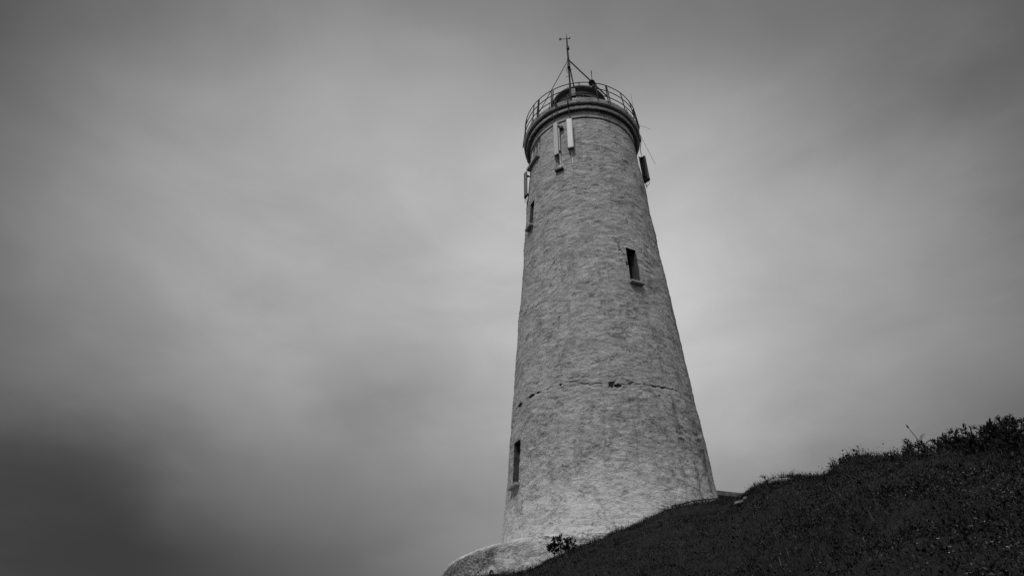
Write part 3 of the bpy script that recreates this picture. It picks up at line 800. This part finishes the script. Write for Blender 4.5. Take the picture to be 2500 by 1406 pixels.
c = pol(-121.6, 3.50, 29.42); pa_ = panel('narrow white panel antenna left of its wider twin, on a long bare pole', tuple(c), -130, .27, .12, 2.60, M_RADOME, pole=0.13, lower=1.12)
Mz = rotz(R_(-119.8)); pl_ = pol(-119.8, float(rad(28.30)) + .06, 28.30)
MB().box(pl_, (0.20, 0.48, 0.10), Mz).build('wall_bar', M_BLACK, None)
wb_ = bpy.data.objects['wall_bar']
Mi = pa_.matrix_basis.inverted()
for nm, loc, size in (('wall_bar', pl_, (0.22, 0.48, 0.10)), ('wall_bar_upper', pol(-117.6, float(rad(31.72)) + .09, 31.72), (0.24, 0.24, 0.15))):
    mb = MB().box(loc, size, Mz); mb.v = [tuple(Mi @ Vector(p)) for p in mb.v]
    if nm == 'wall_bar': bpy.data.objects.remove(wb_)
    mb.build('wall_bar', M_BLACK, pa_)
c = pol(-107.9, 3.50, 29.60); pb_ = panel('wider white panel antenna at the front, right of the narrow one', tuple(c), -106, .335, .13, 2.34, M_RADOME, pole=0.02, lower=1.0)
c = pol(192, 3.56, 28.48); panel('grey panel antenna seen edge on at the left of the tower above a window', tuple(c), 205, .26, .13, 1.85, M_RADOME_G, tilt=0.0)
c = pol(2, 3.70, 30.62); panel('dark grey panel antenna seen from behind on the right side of the tower', tuple(c), 45, .43, .15, 1.85, M_RADOME_G, tilt=-0.07, pole=-.02, lower=-.2)


def cable(label, pts, r=0.018):
    root = pts[0]
    o = MB().tube(pts, r, 6).build('cable', M_BLACK, None, tuple(root), True)
    o.location = tuple(root)
    return tag(o, label, 'cable', 'feeder cables hanging from the gallery')


def smooth_path(P, n=6):
    P = [Vector(p) for p in P]; out = []
    for i in range(len(P) - 1):
        a, b, c, d = P[max(i - 1, 0)], P[i], P[i + 1], P[min(i + 2, len(P) - 1)]
        for k in range(n):
            t = k / n
            out.append(0.5 * ((2 * b) + (c - a) * t + (2 * a - 5 * b + 4 * c - d) * t * t + (3 * b - a - 3 * c + d) * t ** 3))
    return out + [P[-1]]


cable('thin cable draped over the parapet down to the narrow white panel antenna', smooth_path([pol(-124.5, 3.55, 33.95), pol(-125.9, 3.61, 33.70), pol(-126.2, 3.585, 33.33), pol(-125.4, 3.45, 33.05), pol(-124.6, 3.43, 32.85), pol(-122.5, 3.45, 32.4), pol(-121.4, 3.47, 32.02)]), .016)
cable('thick cable running down the parapet below the equipment box to the wider white antenna', smooth_path([pol(-107.3, 3.56, 34.0), pol(-107.8, 3.62, 33.65), pol(-108.0, 3.60, 33.25), pol(-108.1, 3.43, 33.10), pol(-108.0, 3.42, 32.86), pol(-107.6, 3.38, 32.45), pol(-107.4, 3.44, 31.95)]), .030)
cable('loose dark cable bundle looped on the parapet left of the mast', smooth_path([pol(-121.0, 3.57, 33.9), pol(-120.0, 3.63, 33.66), pol(-120.6, 3.63, 33.42), pol(-119.3, 3.62, 33.30), pol(-118.6, 3.62, 33.5), pol(-119.4, 3.63, 33.72), pol(-117.2, 3.58, 33.95)]), .034)
cable('cable hanging down the right edge of the gallery to the rear facing antenna', smooth_path([(7.66, 28.80, 34.0), (7.746, 28.77, 33.75), (7.75, 28.74, 33.3), (7.70, 28.75, 32.95), (7.66, 28.9, 32.6), (7.80, 29.3, 32.55)]), .022)
cable('short cable stub on the parapet edge at the right', smooth_path([pol(-48.0, 3.57, 33.68), pol(-48.0, 3.61, 33.50), pol(-48.4, 3.60, 33.34), pol(-47.6, 3.60, 33.30)]), .03)
cable('black cable stub hanging over the left end of the parapet', smooth_path([pol(-150, 3.57, 33.7), pol(-150.3, 3.60, 33.45), pol(-150.2, 3.585, 33.3)]), .02)

# ------------------------------------------------------------------ low flat roofed building behind the tower
bl = thing('low_building', 'low flat roofed building half hidden behind the lighthouse and the hill', 'building', (12, 34, 8.5))
BO = (12, 34, 8.5)
ux = Vector((0.965, 0.262, 0)); uy = Vector((-0.262, 0.965, 0)); b0 = Vector((8.95, 31.95, 0))
Mb = Matrix(((ux.x, uy.x, 0), (ux.y, uy.y, 0), (0, 0, 1)))
Lb = lambda u, v, z: b0 + ux * u + uy * v + Vector((0, 0, z))
MB().box(Lb(4.0, 2.9, 10.4), (7.6, 5.0, 4.6), Mb).build('wall', M_BUILD, bl, BO)
MB().box(Lb(4.0, 2.9, 12.87), (8.4, 5.8, 0.26), Mb).build('roof', M_ROOF, bl, BO)
MB().box(Lb(4.0, -0.03, 12.72), (8.4, 0.06, 0.10), Mb).build('gutter', M_STEEL, bl, BO)
for u in (1.9, 4.2, 6.3):
    f = MB().box(Lb(u, 0.392, 10.9), (0.9, 0.05, 1.1), Mb).build('window', M_FRAME_W, bl, BO)
    MB().box(Lb(u, 0.362, 10.9), (0.76, 0.03, 0.96), Mb).build('pane', M_GLASS, f, BO)

# low bent pipe rail on short posts between the hill and the tower foot
hr = thing('pipe_rail', 'thin bent pipe rail on posts at the right foot of the tower', 'railing', (8.0, 25.5, 8.0))
HP = [(5.42, 23.2), (5.99, 23.9), (6.62, 24.8), (7.33, 25.8), (8.07, 26.8), (8.72, 27.6)]
HZ = [9.26, 9.59, 9.99, 10.39, 10.77, 11.03]
hpts = smooth_path([(x, y, z) for (x, y), z in zip(HP, HZ)])
MB().tube(hpts, 0.019, 8).build('rail', M_STEEL, hr, (8.0, 25.5, 8.0), True)
for (x, y), z in list(zip(HP, HZ))[::1]:
    MB().tube([(x, y, g1(x, y) - .1), (x, y, z)], 0.020, 8).build('post', M_STEEL, hr, (8.0, 25.5, 8.0), True)

# ------------------------------------------------------------------ rocks on the crest


def rock(label, x, y, s, mat, seed, sink=0.35):
    n = 22; m = 14
    V = []; F = []
    for i in range(m + 1):
        ph = PI * i / m
        for k in range(n):
            a = 2 * PI * k / n; V.append((math.sin(ph) * math.cos(a), math.sin(ph) * math.sin(a), math.cos(ph)))
    V = np.array(V); d = 1 + 0.34 * fbm(V * 1.5 + seed, seed, 4, 0.55)
    V = V * d[:, None] * np.array(s)
    Qd = [(i * n + k, (i + 1) * n + k, (i + 1) * n + (k + 1) % n, i * n + (k + 1) % n) for i in range(m) for k in range(n)]
    z = g1(x, y)
    o = link('rock', mesh_np('rock', V, quads=np.array(Qd), mat=mat), None, (x, y, z + s[2] * (0.5 - sink)))
    return tag(o, label, 'rock', 'rocks showing through the hillside')


x, y = azpt(19.4, 12.5); rock('knobbly dark rock on the skyline just right of the low building', x, y, (.16, .18, .09), M_ROCK, 9, .75)
x, y = azpt(20.0, 12.2); rock('smaller dark rock beside the knobbly one on the skyline', x, y, (.12, .14, .07), M_ROCK, 13, .75)
x, y = azpt(18.6, 13.0); rock('flat pale stone in the weeds below the low building', x, y, (.15, .10, .045), M_STONE, 17, .3)
x, y = azpt(18.95, 12.4); rock('small pale pebble like stone under the flat pale stone', x, y, (.05, .05, .035), M_STONE, 21, .0)
x, y = azpt(21.9, 11.0); rock('lichen spotted grey stone in the weeds below the skyline sprig', x, y, (.20, .14, .07), M_STONE, 25, .25)

# ------------------------------------------------------------------ ground cover (stuff)


def scatter(n, a0, a1, dmin, over, seed, pw=1.0):
    r = np.random.default_rng(seed)
    az = r.uniform(a0, a1, n); el, dc = crest(az)
    u = r.uniform(0, 1, n) ** pw
    d = dmin + (dc + over - dmin) * u
    a = np.radians(az)
    return d * np.sin(a), d * np.cos(a), d, r


def blades(name, x, y, h, w, lean, r, mat, tint, org_z=-0.01, kind='stuff', label=None, curl=0.5):
    """tapering curved blades, 5 vertices and 3 triangles each"""
    n = len(x); z = ground(x, y) + org_z
    a = r.uniform(0, 2 * PI, n); ca, sa = np.cos(a), np.sin(a)
    b = a + r.uniform(-.9, .9, n) + PI / 2; cb, sb = np.cos(b), np.sin(b)
    l = lean * r.uniform(0.2, 1.3, n)
    base = np.stack([x, y, z], -1)
    side = np.stack([cb, sb, np.zeros(n)], -1) * w[:, None] / 2
    d1 = np.stack([ca * l * .35, sa * l * .35, np.ones(n) * .55], -1) * h[:, None]
    d2 = np.stack([ca * l, sa * l, np.ones(n) * (1 - curl * np.minimum(l, 1.2) * .5)], -1) * h[:, None]
    V = np.stack([base - side, base + side, base + d1 - side * .8, base + d1 + side * .8, base + d2], 1).reshape(-1, 3)
    k = np.arange(n)[:, None] * 5
    T = np.concatenate([k + [0, 1, 3], k + [0, 3, 2], k + [2, 3, 4]], 0)
    me = mesh_np(name, V, tris=T, mat=mat, smooth=False, attrs={'tint': np.repeat(tint, 5)})
    o = link(name, me)
    return tag(o, label, None, None, kind)


def leaves_np(pos, dirv, size, width, r, cup=0.25):
    """pointed folded leaves: 6 vertices, 4 triangles; pos base, dirv axis"""
    n = len(pos)
    dirv = dirv / np.linalg.norm(dirv, axis=1, keepdims=True)
    rnd = r.normal(size=(n, 3)); s = np.cross(dirv, rnd); s /= np.linalg.norm(s, axis=1, keepdims=True) + 1e-9
    nn = np.cross(s, dirv)
    L = size[:, None]; W = width[:, None] / 2
    p0 = pos; p1 = pos + dirv * L * .35 + nn * L * .05; p2 = pos + dirv * L * .72 + nn * L * .05; p3 = pos + dirv * L - nn * L * .04
    a1 = pos + dirv * L * .42 + s * W + nn * W * cup * 2; b1 = pos + dirv * L * .42 - s * W + nn * W * cup * 2
    V = np.stack([p0, p1, p2, p3, a1, b1], 1).reshape(-1, 3)
    k = np.arange(n)[:, None] * 6
    T = np.concatenate([k + [0, 4, 1], k + [1, 4, 2], k + [2, 4, 3], k + [0, 1, 5], k + [1, 2, 5], k + [2, 3, 5]], 0)
    return V, T


# fine grass
xa, ya, da, r = scatter(42000, 46, 80, 1.2, 2.5, 121, 0.8)
xb, yb, db, r = scatter(14000, -16, 46, 1.2, -6.0, 122, 0.8)
xd, yd, dd_, r = scatter(16000, 14, 46, 3.0, 6.0, 124, 0.5)
x, y, d, r = scatter(95000, -9, 46, 3.0, 1.6, 101, 0.8)
x, y, d = np.concatenate([x, xa, xb, xd]), np.concatenate([y, ya, yb, yd]), np.concatenate([d, da, db, dd_])
pn = fbm(np.stack([x * .8, y * .8, x * 0], -1), 91, 3)
keepm = r.uniform(-.55, .5, len(x)) < pn + 0.35 * (x < 6)
x, y, d, pn = x[keepm], y[keepm], d[keepm], pn[keepm]
h = r.uniform(.03, .085, len(x)) * (1 + .5 * pn); tint = np.clip(np.abs(r.normal(0, .42, len(x))) ** 1.9 * (1 + 1.6 * pn), 0, 1)
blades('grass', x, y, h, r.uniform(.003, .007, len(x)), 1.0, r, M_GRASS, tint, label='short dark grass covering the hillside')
# fuzz of taller grass along the crest towards the tower
r = np.random.default_rng(103); n = 9000
az = r.uniform(-7, 26, n); el, dc = crest(az); d = dc + r.normal(-.1, .45, n); x, y = d * np.sin(np.radians(az)), d * np.cos(np.radians(az))
cl = fbm(np.stack([x * 2.2, y * 2.2, x * 0], -1), 95, 2)
blades('crest_grass', x, y, np.clip(r.uniform(.04, .14, n) * (1 + .9 * cl), .02, .24), r.uniform(.004, .008, n), 0.6, r, M_GRASS, np.clip(r.normal(.2, .15, n), 0, 1), label='fuzzy grass along the crest of the hill in front of the tower')
# low weeds: clumps of small leaves
xa, ya, da, r = scatter(6500, 46, 78, 1.2, 1.5, 123, 0.75)
x, y, d, r = scatter(21000, -9, 46, 2.8, 1.2, 105, 0.75)
x, y = np.concatenate([x, xa]), np.concatenate([y, ya])
pn = fbm(np.stack([x * 1.1, y * 1.1, x * 0], -1), 97, 3)
keepm = r.uniform(-.6, .55, len(x)) < pn + .25
x, y, pn = x[keepm], y[keepm], pn[keepm]; nC = len(x); m = 9
z = ground(x, y)
cx = np.repeat(x, m); cy = np.repeat(y, m); cz = np.repeat(z, m); nn_ = nC * m
spread = np.repeat(r.uniform(.012, .05, nC), m)
off = r.normal(size=(nn_, 3)) * spread[:, None]; off[:, 2] = np.abs(off[:, 2]) * 1.1 + .005
dv = off * np.array([1, 1, .6]) + r.normal(size=(nn_, 3)) * .025 + np.array([0, 0, .02])
sz = np.repeat(r.uniform(.009, .027, nC) * np.where(r.uniform(0, 1, nC) < .07, 2.0, 1), m) * r.uniform(.7, 1.3, nn_)
V, T = leaves_np(np.stack([cx, cy, cz], -1) + off, dv, sz, sz * r.uniform(.3, .55, nn_), r)
tint = np.clip(np.repeat(np.abs(r.normal(0, .42, nC)) ** 1.8 * (1 + 1.6 * pn) * np.clip(.8 + 1.7 * fbm(np.stack([x * 2.6, y * 2.6, x * 0], -1), 98, 3), .05, 2.2), m) + r.normal(0, .06, nn_), 0, 1)
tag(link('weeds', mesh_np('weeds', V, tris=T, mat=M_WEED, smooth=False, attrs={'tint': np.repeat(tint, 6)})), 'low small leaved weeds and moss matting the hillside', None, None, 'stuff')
# dry stalks, seed heads and tiny pale flowers
x, y, d, r = scatter(420, -8, 45, 3.0, 0.6, 107, 0.8)
h = r.uniform(.05, .15, len(x))
blades('dry_stalks', x, y, h, r.uniform(.003, .006, len(x)), 1.3, r, M_DRY, np.clip(r.normal(.05, .10, len(x)), 0, 1), label='sparse dry stalks standing in the grass', curl=.9)
x, y, d, r = scatter(2000, -8, 45, 3.0, 0.2, 109, 0.75)
pn = fbm(np.stack([x * 1.5, y * 1.5, x * 0], -1), 99, 2); kk = pn > -.05; x, y = x[kk], y[kk]; n = len(x); mm = 4
z = ground(x, y) + r.uniform(.03, .11, n)
c3 = np.repeat(np.stack([x, y, z], -1), mm, 0); an = np.tile(np.arange(mm) * PI / 2, n) + np.repeat(r.uniform(0, PI, n), mm)
dv = np.stack([np.cos(an), np.sin(an), np.full(n * mm, .45)], -1)
fs = np.repeat(r.uniform(.005, .012, n), mm)
V, T = leaves_np(c3, dv, fs, fs * .8, r)
tag(link('tiny_flowers', mesh_np('tiny_flowers', V, tris=T, mat=M_DRY, smooth=False, attrs={'tint': np.repeat(np.clip(r.normal(.28, .3, n), 0, 1), mm * 6)})), 'tiny pale flower heads dotted through the weeds', None, None, 'stuff')
# seed stalks seen against sky and tower along the crest
r = np.random.default_rng(113); n = 470
az = np.concatenate([r.uniform(3.5, 17, 180), r.uniform(19.5, 26, 180), r.uniform(26.5, 31, 110)]); el, dc = crest(az); d = dc + r.normal(-.05, .2, n); x, y = d * np.sin(np.radians(az)), d * np.cos(np.radians(az))
blades('seed_stalks', x, y, r.uniform(.10, .26, n) * np.where(az < 17, 1.0, .75), r.uniform(.004, .007, n), .7, r, M_GRASS, np.clip(r.normal(.1, .1, n), 0, 1), label='scattered seed stalks standing along the skyline of the hill', curl=.6)

# leafy weed clumps breaking the skyline
r = np.random.default_rng(117); nC = 95; m = 11
az = np.concatenate([r.uniform(19.2, 31.5, 70), r.uniform(3, 17, 25)]); el, dc = crest(az); d = dc + r.normal(-.12, .18, nC)
x, y = d * np.sin(np.radians(az)), d * np.cos(np.radians(az)); z = ground(x, y)
an = r.uniform(0, 2 * PI, nC * m); upw = r.uniform(.25, 1.6, nC * m)
dv = np.stack([np.cos(an), np.sin(an), upw], -1); sz = np.repeat(r.uniform(.022, .058, nC), m) * r.uniform(.7, 1.2, nC * m)
V, T = leaves_np(np.repeat(np.stack([x, y, z], -1), m, 0) + np.stack([r.normal(0, .02, nC * m), r.normal(0, .02, nC * m), r.uniform(.0, .05, nC * m)], -1), dv, sz, sz * .34, r)
tag(link('crest_weeds', mesh_np('crest_weeds', V, tris=T, mat=M_SHRUB, smooth=False, attrs={'tint': np.repeat(np.clip(r.normal(.3, .25, nC * m), 0, 1), 6)})), 'small leafy weed tufts breaking the skyline of the hill', None, None, 'stuff')

# ------------------------------------------------------------------ shrubs and single plants
LEAF_CACHE = {}


def leaf_mesh(kind):
    if kind in LEAF_CACHE: return LEAF_CACHE[kind]
    L, W = {'willow': (.062, .015), 'broad': (.11, .030), 'sprig': (.085, .026)}[kind]
    V = [(0, 0, 0)]; F = []
    prof = [(.18, .5), (.42, 1.0), (.70, .8)]
    for t, w in prof:
        zc = .10 * L * math.sin(t * PI)
        V += [(t * L, -w * W / 2, zc + .2 * W * w), (t * L, 0, zc), (t * L, w * W / 2, zc + .2 * W * w)]
    V.append((L, 0, -.06 * L))
    F = [(0, 2, 1), (0, 3, 2)]
    for i in (0, 1):
        a = 1 + 3 * i
        F += [(a, a + 1, a + 4, a + 3), (a + 1, a + 2, a + 5, a + 4)]
    F += [(7, 8, 10), (8, 9, 10)]
    me = bpy.data.meshes.new('leaf'); me.from_pydata(V, [], F); me.materials.append(M_SHRUB)
    at_ = me.attributes.new('tint', 'FLOAT', 'POINT'); at_.data.foreach_set('value', np.full(len(V), .3, np.float32))
    me.polygons.foreach_set('use_smooth', [True] * len(F))
    LEAF_CACHE[kind] = me
    return me


def leaf_obj(parent, kind, p, dirv, r, s=1.0):
    o = bpy.data.objects.new('leaf', leaf_mesh(kind)); COL.objects.link(o)
    d = Vector(dirv).normalized(); q = d.to_track_quat('X', 'Z')
    o.rotation_mode = 'QUATERNION'; o.rotation_quaternion = q; o.location = p; o.scale = (s, s, s); o.parent = parent
    return o


def shrub(label, az, dd, height, spread, seed, kind='willow', stems=8, per=26, lone=22, group='leafy shrubs along the skyline', leaf=(.055, .014), cat='shrub', round_=False, lift=0.0):
    r = np.random.default_rng(seed)
    el, dc = crest(np.array([az])); x, y = azpt(az, float(dc[0]) + dd); z = g1(x, y) + lift
    root = thing('shrub', label, cat, (x, y, z), (0, 0, 0), group)
    mb = MB(); LP, LD, tops = [], [], []
    for k in range(stems):
        a = r.uniform(0, 2 * PI); rad_ = spread * math.sqrt(r.uniform(.02, 1)); hh = height * r.uniform(.6, 1.0) * (1 - .35 * (rad_ / spread) ** 2)
        p0 = Vector((math.cos(a) * rad_ * .25, math.sin(a) * rad_ * .25, -.06)); p3 = Vector((math.cos(a) * rad_, math.sin(a) * rad_, hh))
        p1 = p0.lerp(p3, .4) + Vector((r.normal(0, .02), r.normal(0, .02), .03)); p2 = p0.lerp(p3, .75) + Vector((r.normal(0, .02), r.normal(0, .02), .02))
        path = smooth_path([p0, p1, p2, p3], 4); nP = len(path)
        mb.tube(path, [0.0065 * (1 - .7 * i / nP) for i in range(nP)], 5)
        for g in range(max(1, per // 7)):
            t = 1.0 if g == 0 else r.uniform(.25, 1.0) ** .8; i = min(int(t * (nP - 1)), nP - 2); p = path[i].lerp(path[i + 1], t * (nP - 1) - i)
            tw = Vector(r.normal(size=3)); tw.z = abs(tw.z) * .6 + .3; tw.normalize()
            q = p + tw * (r.uniform(.02, .065) if g else .01); mb.tube([p, q], [.0028, .0018], 4)
            for _ in range(7):                           # a tuft of leaves at the end of every twig
                dv = (tw * .55 + Vector((0, 0, .25)) + Vector(r.normal(size=3)) * .62).normalized()
                LP.append(q - tw * r.uniform(0, .028)); LD.append(dv)
    LP = np.array(LP); LD = np.array(LD)
    mb.build('stem', M_STEM, root, smooth=True)
    order = np.argsort(-(LP[:, 2] + .25 * np.hypot(LP[:, 0], LP[:, 1])))
    own, rest = order[:lone], order[lone:]
    for i in own: leaf_obj(root, kind, Vector(LP[i]), LD[i], r, r.uniform(.75, 1.15) * leaf[0] / (.062 if kind == 'willow' else .085))
    n = len(rest)
    if n:
        szv = leaf[0] * r.uniform(.7, 1.2, n)
        V, T = leaves_np(LP[rest], LD[rest], szv, szv * leaf[1] / leaf[0], r)
        fo = link('foliage', mesh_np('foliage', V, tris=T, mat=M_SHRUB, smooth=False, attrs={'tint': np.repeat(np.clip(r.normal(.3, .25, n), 0, 1), 6)}), root)
        fo['kind'] = 'stuff'
    return root


shrub('small wiry shrub, first one on the skyline where the shrubs begin', 31.6, -.03, .19, .15, 201, stems=13, per=25, leaf=(.050, .0125))
shrub('flat topped shrub leaning left beside the big leaved plant', 33.1, -.03, .26, .17, 202, stems=13, per=29, leaf=(.050, .0125))
shrub('low dense shrub in the dip right of the flat topped one', 34.3, -.05, .08, .17, 203, stems=13, per=31, leaf=(.050, .0125))
shrub('rounded shrub halfway along the row with a bare shoot on top', 35.4, -.05, .12, .19, 204, stems=16, per=33, leaf=(.050, .0125))
shrub('thin open shrub with sky showing through, left of the tallest shrub', 36.5, -.05, .14, .16, 205, stems=13, per=29, leaf=(.050, .0125))
shrub('tallest bushy shrub near the upper end of the row', 37.5, -.03, .22, .17, 206, stems=17, per=35, leaf=(.050, .0125))
shrub('dense shrub cut by the picture edge at the end of the row', 38.7, -.03, .20, .22, 207, stems=18, per=35, leaf=(.050, .0125))
shrub('low spreading shrub at the foot of the tallest one', 37.0, -.4, .12, .22, 208, stems=14, per=31, leaf=(.050, .0125))
shrub('small leafy shrub under the rounded shrub', 34.9, -.4, .10, .2, 209, stems=13, per=29, leaf=(.050, .0125))
shrub('tangled round leaved bush growing in front of the white plinth', 4.15, .35, .52, .37, 210, kind='sprig', stems=22, per=56, lone=36, group=None, leaf=(.050, .024), cat='bush', lift=-.04)


def lone_plant(label, az, dd, spec, stalk, seed, kind, cat='plant'):
    r = np.random.default_rng(seed)
    el, dc = crest(np.array([az])); x, y = azpt(az, float(dc[0]) + dd); z = g1(x, y)
    root = thing('plant', label, cat, (x, y, z))
    mb = MB()
    path = smooth_path(stalk, 4); nP = len(path)
    mb.tube(path, [.0055 * (1 - .5 * i / nP) for i in range(nP)], 5)
    mb.build('stem', M_STEM, root, smooth=True)
    for t, dv, s in spec:
        i = min(int(t * (nP - 1)), nP - 2); p = path[i].lerp(path[i + 1], t * (nP - 1) - i)
        leaf_obj(root, kind, p, dv, r, s)
    return root, path


rt_, pth = lone_plant('broad leaved plant with one tall budded stalk leaning left over the shrubs', 32.35, -.02,
                      [(.55, (.75, -.2, .8), 1.1), (.50, (.55, -.1, .75), 1.0), (.40, (.8, -.3, .55), 1.25), (.30, (.9, 0, .35), 1.2), (.25, (-.95, 0, .05), 1.25), (.2, (-.6, -.3, -.3), .8), (.45, (.3, .4, .8), .9), (.34, (-.5, .4, .6), .8)],
                      [(.03, 0, -.03), (.0, 0, .10), (-.06, 0, .24), (-.11, 0, .36)], 301, 'broad')
MB().tube([pth[-1] - Vector((-.004, 0, .012)), pth[-1], pth[-1] + Vector((-.01, 0, .03))], [.004, .010, .003], 6).build('bud', M_STEM, rt_, smooth=True)
lone_plant('spiky leaved sprig standing alone on the skyline right of the low building', 20.7, -.02,
           [(1, (-.9, 0, .15), 1.2), (1, (-.6, .1, .5), 1.), (1, (0, 0, 1), .9), (1, (.5, -.1, .7), 1.), (1, (.8, 0, .25), .9), (.6, (-.7, -.3, -.1), .9), (.5, (.3, -.3, .3), .8), (.8, (-.2, -.8, .5), 1.), (.3, (-.9, 0, -.05), .9)],
           [(0, 0, -.03), (.01, 0, .06), (-.01, 0, .14)], 302, 'sprig')
lone_plant('single curved dry twig sticking up left of the round leaved bush', 2.95, .15, [], [(.22, 0, -.05), (.08, 0, .06), (-.03, 0, .20), (-.08, 0, .28), (-.11, 0, .285)], 303, 'sprig', 'twig')
lone_plant('small forked weed on the skyline just left of where the shrubs begin', 27.9, -.02, [(1, (-.5, 0, .9), .7), (1, (.4, 0, .9), .8), (.5, (-.8, 0, .4), .8), (.5, (.7, 0, .4), .7), (.2, (-.9, 0, .2), .9)], [(0, 0, -.02), (0, 0, .05), (.01, 0, .09)], 304, 'sprig')

SC.cycles.max_bounces = 6
SC.cycles.diffuse_bounces = 3
SC.cycles.use_denoising = False
